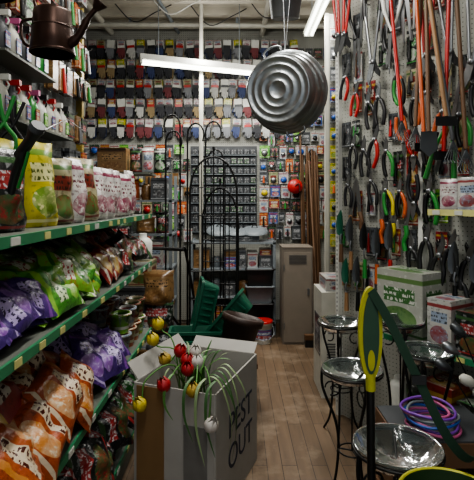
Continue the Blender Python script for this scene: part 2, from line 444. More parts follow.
b.tube(spl([(-.12,0,.2),(-.1,0,.3),(0,0,.35),(.1,0,.3),(.12,0,.2)]),.004,steel); b.tube([(0,0,.35),(0,.18,.86)],.003,steel)
b.done()

# ---------------------------------------------------------------- back wall
b=MB('pegboard_back',T(0,5.6,0)); b.box((-.55,0,1.8),(3.3,.06,3.5),peg_w); b.done()
BW=T(0,5.565,0)
def glove(b,M,c,card,cuff):
    b.ext([(-.046,.0),(.046,0),(.046,-.075),(-.046,-.075)],.006,card,M)
    o=[(-.04,-.07),(.04,-.07),(.044,-.14),(.04,-.21),(.028,-.215),(.024,-.16),(.02,-.225),(.008,-.23),(.004,-.16),(0,-.232),(-.014,-.225),(-.016,-.16),(-.022,-.21),(-.034,-.2),(-.036,-.15),(-.056,-.16),(-.06,-.145),(-.043,-.11)]
    b.ext(o,.02,c,M); b.box((0,0,-.083),(.084,.026,.03),cuff,M)
gc=[mat('glove_black','2a2b30',.7),mat('glove_grey','75777b',.8),mat('glove_navy','2e3a60',.7),mat('glove_white','b4b4af',.8),mat('glove_maroon','6a3034',.7),mat('glove_black','1c1d22'),mat('glove_black','1c1d22'),mat('glove_tan','8a7858',.8)]
cc=[P_wht,P_red,P_white,P_crm,P_wht,P_yel,white,white]
b=MB('work_gloves_display',BW)
for r,z in enumerate((3.40,3.165,2.93,2.70,2.46)):
    x=-1.95
    while x<(.5 if r>0 else .75):
        hook(b,x,z,.1); c=R.choice(gc); glove(b,T(x+R.uniform(-.01,.01),-.09,z+.005)@RY(R.uniform(-6,6)),c,R.choice(cc),R.choice([red,white,dgrey,white,blackp,blackp])); glove(b,T(x,-.05,z+.005),R.choice(gc),R.choice(cc),white)
        x+=R.uniform(.108,.12)
b.done()
b=MB('drill_bit_packets',BW)
b.box((-.16,-.006,1.62),(.8,.015,1.06),dgrey)
for k in range(9):
    z=2.12-k*.115
    for j in range(10):
        x=-.5+j*.077
        b.box((x,-.05,z-.035),(.058,.012,.07),R.choice([P_gry,P_gry,P_blk2])); b.tube([(x,-.062,z-.06),(x,-.062,z-.01)],.009,steel,n=6)
    b.box((-.16,-.03,z-.082),(.78,.06,.008),grey)
b.done()
def packs(name,fr,x0,x1,zs,mats,wr=(.07,.12),hr=(.1,.17),dep=.06):
    b=MB(name,fr)
    for z in zs:
        x=x0
        while x<x1:
            w=R.uniform(*wr);h=R.uniform(*hr)
            hook(b,x+w/2,z,dep+.01); m=R.choice(mats)
            b.box((x+w/2,-dep,z-h/2+.012),(w,.008,h),m)
            q=R.random()
            if q<.4: b.lathe([(.001,-.02),(w*.32,-.02),(w*.32,.01),(.001,.01)],R.choice([blackp,red,yellow,blue,steel,blackp]),T(x+w/2,-dep-.01,z-h*.55)@RX(90),n=12)
            elif q<.75: b.tube([(x+w/2,-dep-.015,z-h*.25),(x+w/2,-dep-.015,z-h*.85)],[.008,.014],R.choice([blackp,steel,green,orange,blackp]),n=8)
            x+=w+.015
    return b.done()
packs('hardware_packets',BW,.27,1.05,(2.3,2.14,1.98,1.82,1.66,1.5,1.34,1.18),MIX)
packs('tool_accessory_packets',BW,-1.95,-.62,(2.15,1.98,1.81,1.64,1.47,1.3,1.15),MIX+[P_blk,P_wht,P_gry])
packs('small_tool_packets',BW,.6,1.05,(3.3,3.1,2.9,2.7,2.5),[P_gry,P_blk,P_wht,P_blu])
b=MB('hose_reel',T(.68,5.4,1.66))
for y in (-.03,.03): b.lathe([(.001,-.005),(.085,-.005),(.085,.005),(.001,.005)],red,T(0,y,0)@RX(90),n=24)
b.lathe([(.05,-.03),(.05,.03)],blackp,RX(90),n=18); b.tube([(0,.03,0),(0,.2,0)],.012,steel); b.tube(spl([(0,-.035,0),(.04,-.05,.03),(.05,-.06,-.06)]),.006,blackp)
b.done()

def fill(b,x0,x1,z,depth,maxh,mats,y0=0):
    x=x0
    while x<x1-.05:
        w=min(R.uniform(.08,.19),x1-x); h=R.uniform(.45,.92)*maxh; m=R.choice(mats); q=R.random()
        if q<.5:
            b.box((x+w/2,y0-depth/2+R.uniform(-.02,.02),z+h/2),(w*.94,depth*.8,h),m)
            if h<.6*maxh: b.box((x+w/2,y0-depth/2,z+h+maxh*.12),(w*.8,depth*.7,maxh*.24),R.choice(mats))
        elif q<.8: b.bag(T(x+w/2,y0-depth*.6,z)@RZ(R.uniform(-15,15)),w,h,depth*.5,m,'stand')
        else:
            r=min(w*.47,.08); b.lathe([(r*.85,0),(r,.02),(r,h*.8),(r*.9,h*.85),(r*.6,h*.88),(r*.6,h*.95)],R.choice([m,grey,blue,white,dgrey]),T(x+w/2,y0-depth*.5,z),n=16)
        x+=w+.01
def rack(name,fr,W,D,zs,H,frame):
    b=MB(name,fr)
    for z in zs: b.box((W/2,-D/2,z-.01),(W,D,.02),frame)
    for x in (.015,W-.015):
        for y in (-.015,-D+.015): b.box((x,y,H/2),(.03,.03,H),frame)
    return b.done()
zs=(.15,.50,.84,1.17,1.5)
rack('stock_shelf',T(-1.95,4.85,0),1.32,.4,zs,1.75,grey)
b=MB('boxed_garden_supplies',T(-1.95,4.85,0))
for z in zs: fill(b,.05,1.27,z,.4,.29,MIX+[P_blk,P_gry,P_crm,P_wht])
b.done()
zs=(.12,.42,.74,1.03)
rack('low_stock_shelf',T(-.52,5.45,0),.95,.35,zs,1.05,grey)
b=MB('boxed_hardware',T(-.52,5.45,0))
for z in zs[:3]: fill(b,.03,.92,z,.35,.26,[P_gry,P_blk,P_kft,P_wht,P_red,P_blu,P_gry,P_crm])
b.done()
b=MB('bin_lids',T(-.05,5.25,1.03))
for x,a in ((-.15,20),(.05,10),(.25,16)):
    b.lathe([(.001,.035),(.05,.035),(.12,.02),(.15,0),(.155,-.01)],grey,T(x,0,.09+.02*a/10)@RX(a),n=24,cap1=False); b.tube(spl([(-.03,0,.035),(-.02,0,.06),(.02,0,.06),(.03,0,.035)]),.006,black,T(x,0,.09+.02*a/10)@RX(a))
b.box((.05,0,.04),(.5,.2,.07),P_gry)
b.done()
b=MB('folding_chair',T(-1.0,4.2,0)@RZ(18))
for x in (-.22,.22):
    b.tube([(x,-.2,0),(x,.18,.95)],.012,black); b.tube([(x,.25,0),(x,-.2,.5)],.012,black)
    b.tube([(x*1.05,-.2,.62),(x*1.05,.1,.66)],.014,blackp)
    b.tube([(x,-.18,.48),(x,-.19,.62)],.01,black)
b.ext([(-.22,-.2),(.22,-.2),(.22,.2),(-.22,.2)],.02,blackp,T(0,-.02,.46)@RX(90))
b.loft([[(-.22,.08,.6),(.22,.08,.6),(.22,.09,.6),(-.22,.09,.6)],[(-.22,.17,.95),(.22,.17,.95),(.22,.18,.95),(-.22,.18,.95)]],blackp,smooth=False)
b.tube([(-.22,-.16,.1),(.22,-.16,.1)],.01,black)
b.done()
b=MB('stacked_supply_cartons',T(-.86,3.72,0))
for (x,y,z,w,d,h,m) in ((0,0,0,.42,.36,.34,P_kft),(.02,0,.34,.38,.32,.26,P_wht),(-.02,.01,.60,.34,.3,.22,P_gry),(.1,0,.82,.18,.2,.2,P_crm),(-.1,0,.82,.16,.2,.26,P_gry)):
    b.box((x,y,z+h/2),(w,d,h-.004),m,RZ(R.uniform(-3,3)))
b.lathe([(.07,1.02),(.075,1.03),(.075,1.16),(.05,1.19),(.03,1.2),(.03,1.23)],white,T(.1,0,0),n=18)
b.bag(T(-.08,-.04,1.08)@RZ(10),.2,.26,.12,P_blk,'stand')
b.done()
# big black holdall bags slung on the side of the stack
b=MB('kneeling_tool_bags',T(-.62,3.62,0))
for z,m in ((0,P_blk),(.24,P_gry),(.46,P_blk),(.68,P_kft)):
    b.bag(T(0,0,z)@RZ(R.uniform(-12,12)),.26,.27,.2,m,'stand')
b.done()
b=MB('push_mower',T(-.45,4.25,0)@RZ(-20))
b.tube(spl([(-.2,-.5,1.1),(-.2,-.46,1.08),(-.16,-.2,.6),(-.05,.1,.2)]),.012,black); b.tube(spl([(.2,-.5,1.1),(.2,-.46,1.08),(.16,-.2,.6),(.05,.1,.2)]),.012,black)
b.tube([(-.2,-.5,1.1),(.2,-.5,1.1)],.015,blackp); 
for x in (-.2,.2): b.lathe([(.001,-.02),(.11,-.025),(.12,0),(.11,.025),(.001,.02)],blackp,T(x,.15,.12)@RY(90),n=22)
for k in range(5): 
    a=2*pi*k/5; b.tube([(-.18,.15+.07*math.cos(a),.12+.07*math.sin(a)),(.18,.15+.07*math.cos(a+.6),.12+.07*math.sin(a+.6))],.006,red)
b.tube([(-.2,.15,.12),(.2,.15,.12)],.01,steel)
b.done()
simple('wall_bracket_shelf',(-1.35,4.65,1.76),(1.0,.36,.02),shelfm)
b=MB('cardboard_box',T(-1.22,4.6,1.77)); b.box((0,0,.12),(.28,.25,.24),P_kft); b.box((0,-.1,.242),(.28,.1,.004),cardb,RX(4)); b.done()
b=MB('shelf_top_bags',T(-1.22,4.6,1.77))
for x,m in ((.22,P_blk),(.34,P_wht),(.46,P_blk2),(-.3,P_gry),(-.45,P_grn)): b.bag(T(x,-.04,0)@RZ(R.uniform(-10,10)),.13,.24,.1,m,'stand')
b.done()
b=MB('shepherd_hooks')
for x,y,h,dr in ((-.62,4.0,2.15,1),(-.5,4.05,2.3,-1),(-.42,3.9,2.2,1),(-.28,4.1,2.25,1),(-.12,4.1,2.0,-1)):
    p=[(x,y,0),(x,y,h-.25)]+[(x+dr*(.07-.07*math.cos(a)),y,h-.15+.1*math.sin(a)) for a in [k*pi/8 for k in range(9)]]+[(x+dr*.13,y,h-.2),(x+dr*.16,y,h-.19)]
    b.tube(p,.0085,black)
    b.tube([(x-.06,y,.0),(x-.06,y,.12),(x+.06,y,.12),(x+.06,y,0)],.006,black)
b.done()
def trellis(name,M,w,h):
    b=MB(name,M)
    arch=[(-w/2,0,0),(-w/2,0,h-.3)]+[(-w/2+ w/2*(1-math.cos(k*pi/16)) ,0,h-.3+.3*math.sin(k*pi/16)) for k in range(1,16)]+[(w/2,0,h-.3),(w/2,0,0)]
    b.tube(arch,.009,black)
    for fx in (-.25,0,.25): b.tube([(fx*w,0,.1),(fx*w,0,h-.3+.3*math.sqrt(max(0,1-(2*fx)**2)))],.005,black)
    for k in range(7):
        z=.25+k*(h-.5)/6; b.tube([(-w/2,0,z),(w/2,0,z)],.005,black)
    b.tube([(0,0,h),(0,0,h+.08)],[.006,.012],black)
    b.done()
trellis('garden_trellis',T(-.19,3.72,0)@RZ(8),.38,1.85)
trellis('garden_trellis.001',T(-.14,3.85,0)@RZ(-6),.3,1.6)

# ---------------------------------------------------------------- centre-right back
gm=mat('cabinet_taupe','7c7368',.5,.1,.15)
b=MB('steel_locker',T(.63,4.95,0))
b.box((0,0,.5),(.31,.34,1.0),gm); b.box((0,-.175,.49),(.28,.012,.93),mat('cabinet_door','867c70',.45,.1,.12))
for k in range(7): b.box((0,-.183,.84+k*.014),(.18,.006,.005),dgrey)
b.box((.11,-.187,.55),(.02,.02,.07),steel); 
for z in (.2,.8): b.tube([(-.142,-.185,z-.03),(-.142,-.185,z+.03)],.006,steel)
b.box((0,0,1.005),(.32,.35,.012),gm)
b.done()
b=MB('wooden_poles')
for k in range(11):
    x=.78+.021*k; b.tube([(x,5.36+.03*(k%3),0),(x-.02+R.uniform(-.03,.03),5.46,R.uniform(1.9,2.45))],.013,R.choice([wood,woodd,woodd]),n=8)
b.done()
b=MB('push_broom'); b.tube([(.84,4.72,.1),(.83,5.3,1.95)],.012,woodd,n=8); b.box((.84,4.7,.1),(.3,.06,.05),woodd); b.box((.84,4.7,.04),(.29,.055,.08),blackp); b.done()
b=MB('paint_bucket',T(.27,4.85,0))
b.lathe([(.085,0),(.09,.01),(.1,.2),(.105,.2),(.105,.22)],white,n=24); b.lathe([(.107,.215),(.108,.235),(.095,.24),(.001,.24)],red,n=24,cap1=False)
b.tube(spl([(-.1,0,.19),(-.11,-.08,.1),(0,-.14,.06),(.11,-.08,.1),(.1,0,.19)]),.003,steel); b.lathe([(.095,.05),(.0985,.15)],P_blu,cap0=False,cap1=False,n=24)
b.done()
b=MB('plastic_storage_crates',T(.3,5.0,0))
for k,c in enumerate((dgrey,blackp,grey,blackp)):
    z=k*.187
    b.loft([rrect(.26,.24,z),rrect(.3,.28,z+.17),rrect(.32,.3,z+.17),rrect(.32,.3,z+.185),rrect(.28,.26,z+.185),rrect(.25,.23,z+.02)],c,T(-.05,.14,0))
b.done()
FR=T(.82,4.2,0)
b=MB('pegboard_fin',FR); b.box((.3,.02,1.6),(.6,.03,3.2),peg_w); b.box((.0,.01,1.6),(.03,.05,3.2),offw); b.done()
packs('seed_packets_display',FR,.02,.5,(2.14,1.98,1.82,1.66,1.5,1.34,1.18,1.02),[P_yel,P_yel,P_yel,P_crm],(.06,.07),(.1,.12),.05)
packs('steel_hardware_packs',FR,.02,.5,(3.05,2.87,2.69,2.5,2.32),[P_gry,P_wht,P_gry,P_blu],(.06,.07),(.12,.14),.05)
b=MB('appliance_boxes',T(.79,3.66,0)); 
b.box((0,0,.4),(.3,.36,.8),offw); b.box((0,-.182,.55),(.2,.004,.12),P_gry); b.box((-.152,0,.45),(.004,.22,.3),P_gry)
b.box((.02,.0,.85),(.26,.3,.1),P_wht); b.box((0,-.182,.2),(.26,.004,.02),grey)
for k in range(8): b.box((0,-.183,.27+k*.02),(.22,.004,.007),dgrey)
b.done()

# ---------------------------------------------------------------- right pegboard run
RF=T(.74,3.2,0)@RZ(-math.degrees(math.atan2(.849,.528)))
b=MB('pegboard_right',RF)
b.box((.75,.02,1.6),(1.6,.03,3.2),peg_w)
for x in (-.03,.64,1.3): b.box((x,.0,1.6),(.03,.06,3.2),white)
for k in range(100): b.box((-.03,-.031,.1+k*.03),(.006,.002,.014),dgrey)
b.done()
b=MB('display_shelf_right',RF)
for x0,x1,z,d in ((.5,1.5,.75,.25),(.85,1.5,1.45,.25),(.5,1.5,.2,.28)):
    b.box(((x0+x1)/2,-d/2,z-.01),(x1-x0,d,.02),shelfm); b.box(((x0+x1)/2,-d-.004,z-.012),(x1-x0,.008,.03),railg if z<1 else tagy)
    x=x0+.05
    while x<x1: b.box((x,-d-.010,z-.012),(.04,.004,.022),R.choice([tagw,tagy,tagw])); x+=.12
b.box((1,-.26,.09),(1,.02,.18),shelfm)
b.done()
def pruner(b,M,g1,g2,bl=steel,L=1):
    M=M@S(L)
    b.tube(spl([(.004,0,0),(.022,0,-.03),(.034,0,-.08),(.022,0,-.14)]),[.006]*4+[.01]*14+[.008],g1,M,n=8)
    b.tube(spl([(-.004,0,0),(-.018,0,-.03),(-.024,0,-.08),(-.016,0,-.135)]),[.006]*4+[.01]*14+[.008],g2,M,n=8)
    b.ext([(-.012,-.01),(.006,-.014),(.014,.02),(.018,.05),(.008,.078),(-.004,.05),(-.012,.02)],.005,bl,M)
    b.ext([(.012,-.01),(-.006,-.014),(-.016,.015),(-.028,.045),(-.024,.06),(-.012,.045),(.002,.02)],.005,blackp,M@T(0,.006,0))
    b.lathe([(.001,-.008),(.01,-.008),(.01,.008),(.001,.008)],steel,M@RX(90),n=10)
def lopper(name,M,g,bl=steel,L=.6,sp=.06,bow=False):
    b=MB(name,M)
    for sg in (-1,1):
        b.tube([(sg*.01,0,0),(sg*sp*.8,0,-L*.5),(sg*sp,0,-L*.62)],.009,[steel,g][bow],n=8)
        b.tube([(sg*sp,0,-L*.6),(sg*sp*1.15,0,-L)],[.014,.016],g,n=10)
    b.ext([(-.02,-.02),(.01,-.03),(.03,.04),(.045,.1),(.03,.14),(.0,.09),(-.015,.03)],.007,bl)
    b.ext([(.02,-.02),(-.01,-.03),(-.03,.03),(-.055,.07),(-.05,.1),(-.02,.075),(.01,.03)],.007,blackp,T(0,.008,0))
    b.lathe([(.001,-.012),(.016,-.012),(.016,.012),(.001,.012)],steel,RX(90),n=12)
    b.tube([(0,.0,.02),(0,.07,.02)],.004,steel)
    return b.done()
def hedge(name,M,g,L=.5):
    b=MB(name,M)
    for sg in (-1,1):
        b.ext([(sg*.004,0),(sg*.03,.02),(sg*.022,.14),(sg*.006,.25),(0,.25)],.004,steel,T(0,sg*.003,0)@RY(sg*5))
        b.tube([(sg*.005,0,0),(sg*.03,0,-.06),(sg*.06,0,-.14),(sg*.085,0,-.3)],[.007,.007,.012,.015],g,n=8)
    b.tube([(0,0,0),(0,.06,0)],.004,steel)
    return b.done()
def P(x,z,y=-.05,r=0): return RF@T(x,y,z)@RY(r)
b=MB('carded_cutting_tools',RF)
z=2.95
while z>.95:
    x=.05
    while x<1.45:
        if R.random()<.6 and not (x>.84 and 1.4<z<1.62):
            h=R.uniform(.15,.22); w=R.uniform(.06,.085); hook(b,x,z,.03)
            b.box((x,-.022,z-h/2+.02),(w,.005,h),R.choice([P_blk,P_gry,P_wht,P_red,P_blk2,P_crm,P_grn2,P_gry]))
            b.tube([(x-.01,-.03,z-.02),(x-.012,-.034,z-h*.75)],[.006,.011],R.choice([black,red,green,black,black,woodd]),n=6)
            b.ext([(-.008,0),(.014,0),(.01,.05),(0,.065)],.004,steel,T(x,-.032,z-.05))
        x+=R.uniform(.09,.12)
    z-=.235
b.done()
b=MB('pruning_shears_display',RF)
cols=[(red,red),(green,black),(orange,black),(blackp,blackp),(red,blackp),(yellow,green),(orange,orange)]
pr=[(.08,2.33,4),(.17,2.2,0),(.44,2.4,3),(.53,2.05,1),(.62,2.08,2),(.50,2.25,2),(.15,1.86,3),(.24,1.82,3),(.33,1.88,4),(.42,1.80,1),(.55,1.84,6),(.62,1.75,0),(.70,2.1,3),(.70,1.85,4),(.3,1.62,3),(.42,1.56,5),(.52,1.55,2),(.62,1.48,3),(.72,1.55,1),(.1,1.6,3),(.78,1.72,3),(.8,1.98,6),(.9,1.95,1),(.98,2.1,3),(1.05,1.85,0),(.7,1.28,3),(.85,1.25,3),(.95,1.2,3),(1.05,1.26,5),(.28,2.12,3),(.36,2.14,3),(.78,1.2,3),(.9,1.08,3),(.6,1.22,3)]
for x,z,c in pr:
    hook(b,x,z+.06,.075)
    pruner(b,T(x,-.06,z)@RY(R.uniform(-12,12)+(180 if R.random()<.3 else 0)),*cols[c],L=R.uniform(1.05,1.35))
b.done()
b=MB('pruning_saws',RF)
for x,z,g,a in ((.38,1.38,orange,0),(.47,1.36,yellow,8),(.2,1.42,woodd,-12),(.56,1.35,green,4),(.12,1.4,wood,6)):
    M=T(x,-.055,z)@RY(a)
    b.tube(spl([(0,0,0),(.01,0,-.05),(-.005,0,-.1),(.008,0,-.15)]),[.014]*19,g,M,n=8)
    b.ext([(-.014,0),(.016,0),(.03,.1),(.03,.2),(.018,.24),(.006,.2),(-.006,.1)],.003,steel,M); hook(b,x,z+.05,.065)
b.done()
def trowel(b,M,g,bl=steel):
    b.tube([(0,0,0),(0,0,-.12)],[.012,.016],g,M,n=10); b.tube([(0,0,0),(0,-.012,.04),(0,0,.07)],.006,steel,M)
    rows_=[]
    for z,w in ((.06,.016),(.08,.03),(.13,.034),(.18,.028),(.22,.012),(.235,.002)):
        rows_.append([( w*k/3,.02*(k/3)**2*-1*(w/.04),z) for k in range(-3,4)])
    b.loft(rows_,bl,M,False,False,True,closed=False)
b=MB('hand_trowels',RF)
dsteel=mat('dark_steel','55585a',.4,.8)
for x,z,g,bl in ((.05,1.2,woodd,dgreen),(.14,1.16,wood,dsteel),(.26,1.12,green,black),(.36,1.1,orange,dsteel),(.88,1.05,black,dsteel),(1.0,1.02,green,dsteel),(.46,1.14,red,dsteel),(.2,.9,black,dsteel),(.1,.88,wood,dgreen)):
    trowel(b,T(x,-.07,z),g,bl); hook(b,x,z+.0,.07)
b.done()
lopper('bypass_loppers',P(.04,2.62,-.09,175),red,L=.55,sp=.03,bow=True)
lopper('bypass_loppers.001',P(.12,2.6,-.11,186),red,L=.6,sp=.04,bow=True)
lopper('bypass_loppers.002',P(.34,2.36,-.09,180),blackp,L=.5)
lopper('bypass_loppers.003',P(.72,2.3,-.09,182),red,L=.62,sp=.05,bow=True)
lopper('bypass_loppers.004',P(.86,2.28,-.09,176),orange,L=.6,sp=.05,bow=False)
lopper('bypass_loppers.005',P(.98,2.2,-.09,184),red,L=.6,sp=.05)
hedge('hedge_shears',P(.27,2.75,-.09,180),white); hedge('hedge_shears.001',P(.44,2.72,-.09,183),orange)
hedge('hedge_shears.002',P(.58,2.66,-.09,176),woodd); hedge('hedge_shears.003',P(.2,2.55,-.08,180),blackp)
hedge('hedge_shears.004',P(.86,1.9,-.1,10),green); hedge('hedge_shears.005',P(.5,2.5,-.1,180),white); hedge('hedge_shears.006',P(.68,2.72,-.1,182),orange)
b=MB('long_handled_tools')
for (a,c,g,h) in (((.97,2.5,1.9),(1.03,2.55,2.9),woodd,0),((.98,2.35,1.85),(1.0,2.45,2.9),woodd,1),((1.0,2.2,1.9),(.93,2.35,2.9),wood,2),((.94,2.62,1.95),(.88,2.72,3.0),red,0),((.985,2.42,1.8),(.98,2.55,2.9),orange,2),((1.08,2.3,1.8),(1.0,2.5,2.9),dgrey,0),((1.12,2.25,1.75),(1.1,2.35,2.9),woodd,0),((1.06,2.36,1.75),(1.12,2.4,2.95),red,2)):
    b.tube([a,c],.011,g,n=8)
    A=Vector(a)
    if h==0:
        for k in range(-3,4): b.tube([tuple(A),(A.x+k*.014,A.y,A.z-.1),(A.x+k*.016,A.y-.03,A.z-.12)],.003,dsteel,n=5)
    elif h==1: b.ext([(-.04,0),(.04,0),(.045,-.09),(0,-.13),(-.045,-.09)],.005,dsteel,T(*a))
    else: b.ext([(-.05,0),(.05,0),(.05,-.045),(-.05,-.045)],.005,black,T(*a))
    b.tube([tuple(Vector(c)*.85+A*.15),tuple(Vector(c)*.85+A*.15+Vector((.25,.12,0)))],.004,steel)
b.done()
b=MB('plant_food_sachets',RF)
x=.9
while x<1.5: 
    b.bag(T(x,-.15,1.45)@RZ(R.uniform(-15,20)),.1,R.uniform(.14,.2),.05,R.choice([P_wht,P_grn2,P_white,P_gry]),'stand'); x+=.1
b.done()
b=MB('window_planter_carton',RF@T(.65,-.13,.75)); b.box((0,0,.18),(.3,.2,.36),pkg('carton_photo','a2a39a','3f6a3a','5f7c4a','c8c8c0')); b.done()
b=MB('shelf_goods',RF)
fill(b,.82,1.5,.75,.24,.3,[P_blk,P_gry,P_blk,P_wht,P_gry,P_blk2]); fill(b,.52,1.5,.2,.26,.4,[P_blk,P_gry,P_kft,P_blk2,P_red])
b.done()

t=NT('hammered_glass'); t.b.inputs['Base Color'].default_value=hexc('98a2a0'); t.b.inputs['Roughness'].default_value=.1
t.b.inputs['Transmission Weight'].default_value=.93; t.b.inputs['IOR'].default_value=1.3
bp=t.n('ShaderNodeBump'); bp.inputs['Strength'].default_value=.3; bp.inputs['Distance'].default_value=.006
vo=t.n('ShaderNodeTexVoronoi'); vo.inputs['Scale'].default_value=35; t.l(t.coord(),vo.inputs['Vector']); t.l(vo.outputs['Distance'],bp.inputs['Height']); t.l(bp.outputs[0],t.b.inputs['Normal'])
glass=t.m
def birdbath(name,x,y,z,r,rot=0):
    b=MB(name,T(x,y,0)@RZ(rot))
    b.lathe([(.001,z-.055),(r*.4,z-.05),(r*.75,z-.028),(r*.97,z+.01),(r,z+.016),(r*1.01,z+.012),(r*.98,z+.002),(r*.76,z-.036),(r*.4,z-.058),(.001,z-.063)],glass,n=36,cap0=False,cap1=False)
    ring=[(r*1.0*math.cos(2*pi*k/28),r*1.0*math.sin(2*pi*k/28),z-.004) for k in range(28)]
    b.tube(ring,.005,black,closed=True)
    ring=[(r*.45*math.cos(2*pi*k/20),r*.45*math.sin(2*pi*k/20),z*.42) for k in range(20)]
    b.tube(ring,.004,black,closed=True)
    for k in range(3):
        A=RZ(120*k)
        b.tube(spl([(r,0,z-.004),(r*.98,0,z-.1),(r*.55,0,z*.62),(r*.45,0,z*.42),(r*.6,0,z*.15),(r*.95,0,.006)]),.007,black,A)
        b.tube([(r*.9-.03*(1-math.cos(q*.5))*1.2 ,.0,z-.1+.035*math.sin(q*.5)) for q in range(11)],.004,black,A)
    b.tube([(0,0,z-.065),(0,0,z*.42)],.004,black)
    for k in range(3):
        b.tube([(0,0,z*.42),(r*.45*math.cos(k*2.094),r*.45*math.sin(k*2.094),z*.42)],.004,black)
        b.tube([(0,0,z-.068),(r*math.cos(k*2.094),r*math.sin(k*2.094),z-.012)],.004,black)
    return b.done()
birdbath('bird_bath',.66,2.92,.72,.145,10)
birdbath('bird_bath.001',.56,2.24,.67,.145,40)
birdbath('bird_bath.002',.53,1.52,.68,.142,75)
birdbath('bird_bath.003',.86,2.42,.86,.12,20)
birdbath('bird_bath.004',.87,2.12,.80,.12,0)
b=MB('strap_weeding_tool',T(.385,1.33,0))
def oval(a,c,n=28,z0=1.115): return [(a*math.cos(2*pi*k/n),z0+c*math.sin(2*pi*k/n)) for k in range(n)]
ty=mat('tool_yellow','a5a32a',.45)
b.ext(oval(.034,.135),.016,ty); b.ext(oval(.023,.115),.024,mat('mid_green','24452f',.5))
b.ext(oval(.01,.03,z0=1.04),.028,ty)
b.tube([(0,0,.98),(.005,0,.6),(.01,0,.0)],[.012,.012,.01],black,n=10); b.tube([(0,0,1.0),(.002,0,.95)],.014,ty,n=10)
sg=mat('strap_green','1a3826',.8)
pts=spl([(.0,-.012,1.24),(.05,-.03,1.15),(.12,-.05,1.0),(.20,-.06,.84),(.29,-.02,.76),(.42,.1,.78)])
rg=[]
for p in pts: rg.append([(p[0]-.010,p[1],p[2]-.008),(p[0]+.010,p[1],p[2]+.008),(p[0]+.010,p[1]+.003,p[2]+.008),(p[0]-.010,p[1]+.003,p[2]-.008)])
b.loft(rg,sg,smooth=False)
b.box((.12,-.052,1.0),(.04,.008,.025),blackp,I)
b.done()
b=MB('wooden_crate',T(.80,1.86,0))
for sx in (-.17,.17):
    for sy in (-.13,.13): b.box((sx,sy,.3),(.03,.03,.6),woodd)
for z in (.1,.25,.4,.55):
    for sy in (-.15,.15): b.box((0,sy,z),(.37,.012,.09),woodd)
    for sx in (-.19,.19): b.box((sx,0,z),(.012,.3,.09),woodd)
b.box((0,0,.595),(.38,.3,.015),dgrey); b.done()
b=MB('coiled_hoses',T(.76,1.82,.603))
for k,c in enumerate((pink,purple,pink,blue,grey,pink,purple)):
    r=.10-.006*(k%3); ox,oy=R.uniform(-.015,.015),R.uniform(-.015,.015)
    b.tube([(ox+r*math.cos(a*2*pi/30),oy+r*math.sin(a*2*pi/30),.012+k*.011+.006*math.sin(a*2*pi/30*2+k)) for a in range(30)],.0055,c,closed=True)
b.done()
b=MB('solar_stake_lights')
sil=mat('brushed_silver','9a9a98',.35,.85)
for k in range(30):
    hx=R.uniform(.80,1.1);hy=1.62+R.uniform(-.1,.25);hz=R.uniform(.72,1.02)
    d=Vector((hx,hy,hz))-Vector((1.3,1.7,.6)); q=d.to_track_quat('Z','Y').to_matrix().to_4x4()
    b.tube([(1.08+R.uniform(-.05,.05),1.7+R.uniform(-.05,.05),.05),(1.08,1.7,.4),(hx,hy,hz)],.003,black,n=5)
    b.lathe([(.004,-.02),(.014,0),(.021,.02),(.018,.045),(.006,.055)],R.choice([sil,sil,steel,dsteel,offw]),T(hx,hy,hz)@q,n=12)
b.lathe([(.12,0),(.13,.35),(.14,.35),(.14,.37),(.125,.37),(.11,.02)],black,T(1.09,1.7,0),n=24)
b.done()
bg=mat('bucket_green','2a4024',.4)
b=MB('garden_bucket',T(.55,1.17,.47))
b.lathe([(.09,0),(.1,.01),(.128,.26),(.135,.26)],bg,n=32,cap1=False)
b.lathe([(.133,.262),(.137,.268),(.135,.274),(.129,.274),(.127,.268)],ty,n=32,cap0=False,cap1=False); b.lathe([(.126,.272),(.098,.02),(.001,.015)],bg,n=32,cap0=False,cap1=False)
b.tube(spl([(-.137,0,.25),(-.12,-.1,.18),(0,-.16,.14),(.12,-.1,.18),(.137,0,.25)]),.004,steel)
b.done()
b=MB('plastic_stool',T(.57,1.17,-.03))
b.loft([rrect(.26,.26,.47,.03),rrect(.28,.28,.48,.03),rrect(.28,.28,.5,.03)],dgrey,smooth=False)
for sx in (-1,1):
    for sy in (-1,1): b.tube([(sx*.1,sy*.1,.47),(sx*.12,sy*.12,.03)],.016,dgrey,n=8)
b.tube([(-.11,-.11,.2),(.11,-.11,.2),(.11,.11,.2),(-.11,.11,.2)],.008,dgrey,closed=True)
b.done()

# ---------------------------------------------------------------- carton of flowers
A0=Vector((-.5,2.25)); ang=-20.6
CF=T(A0.x,A0.y,0)@RZ(ang)
ctn=mat('carton_white','9d9a94',.75,0,.2,6)
b=MB('display_carton',CF)
W,D,H=.427,.6,.61;th=.008
b.box((W/2,D/2,.01),(W,D,.01),cardb)
for (c_,s_) in (((W/2,0,H/2),(W,th,H)),((W/2,D,H/2),(W,th,H)),((0,D/2,H/2),(th,D,H)),((W,D/2,H/2),(th,D,H))): b.box(c_,s_,ctn)
b.box((.09,-.006,.32),(.15,.004,.56),cardb)
b.box((W/2,-.005,.03),(W,.004,.04),dgrey)
b.box((.33,-.006,.30),(.12,.004,.3),mat('print_panel','6c6a66',.7))
b.box((0,.04,0),(W*.94,.08,.005),ctn,T(W/2,D,H)@RX(35))
b.box((-.05,0,0),(.1,D*.9,.005),ctn,T(0,D/2,H)@RY(50))
carton=b.done()
blt=mat('print_blue','2a3246',.6)
text('PEST',.17,CF@T(W+.006,.33,.33)@RZ(90)@RX(90),blt,carton,'lettering_side')
text('OUT',.17,CF@T(W+.006,.33,.17)@RZ(90)@RX(90),blt,carton,'lettering_side_lower')
text('SOLAR\nPOWERED',.045,CF@T(.17,-.009,.12)@RX(90),blt,carton,'lettering_front')
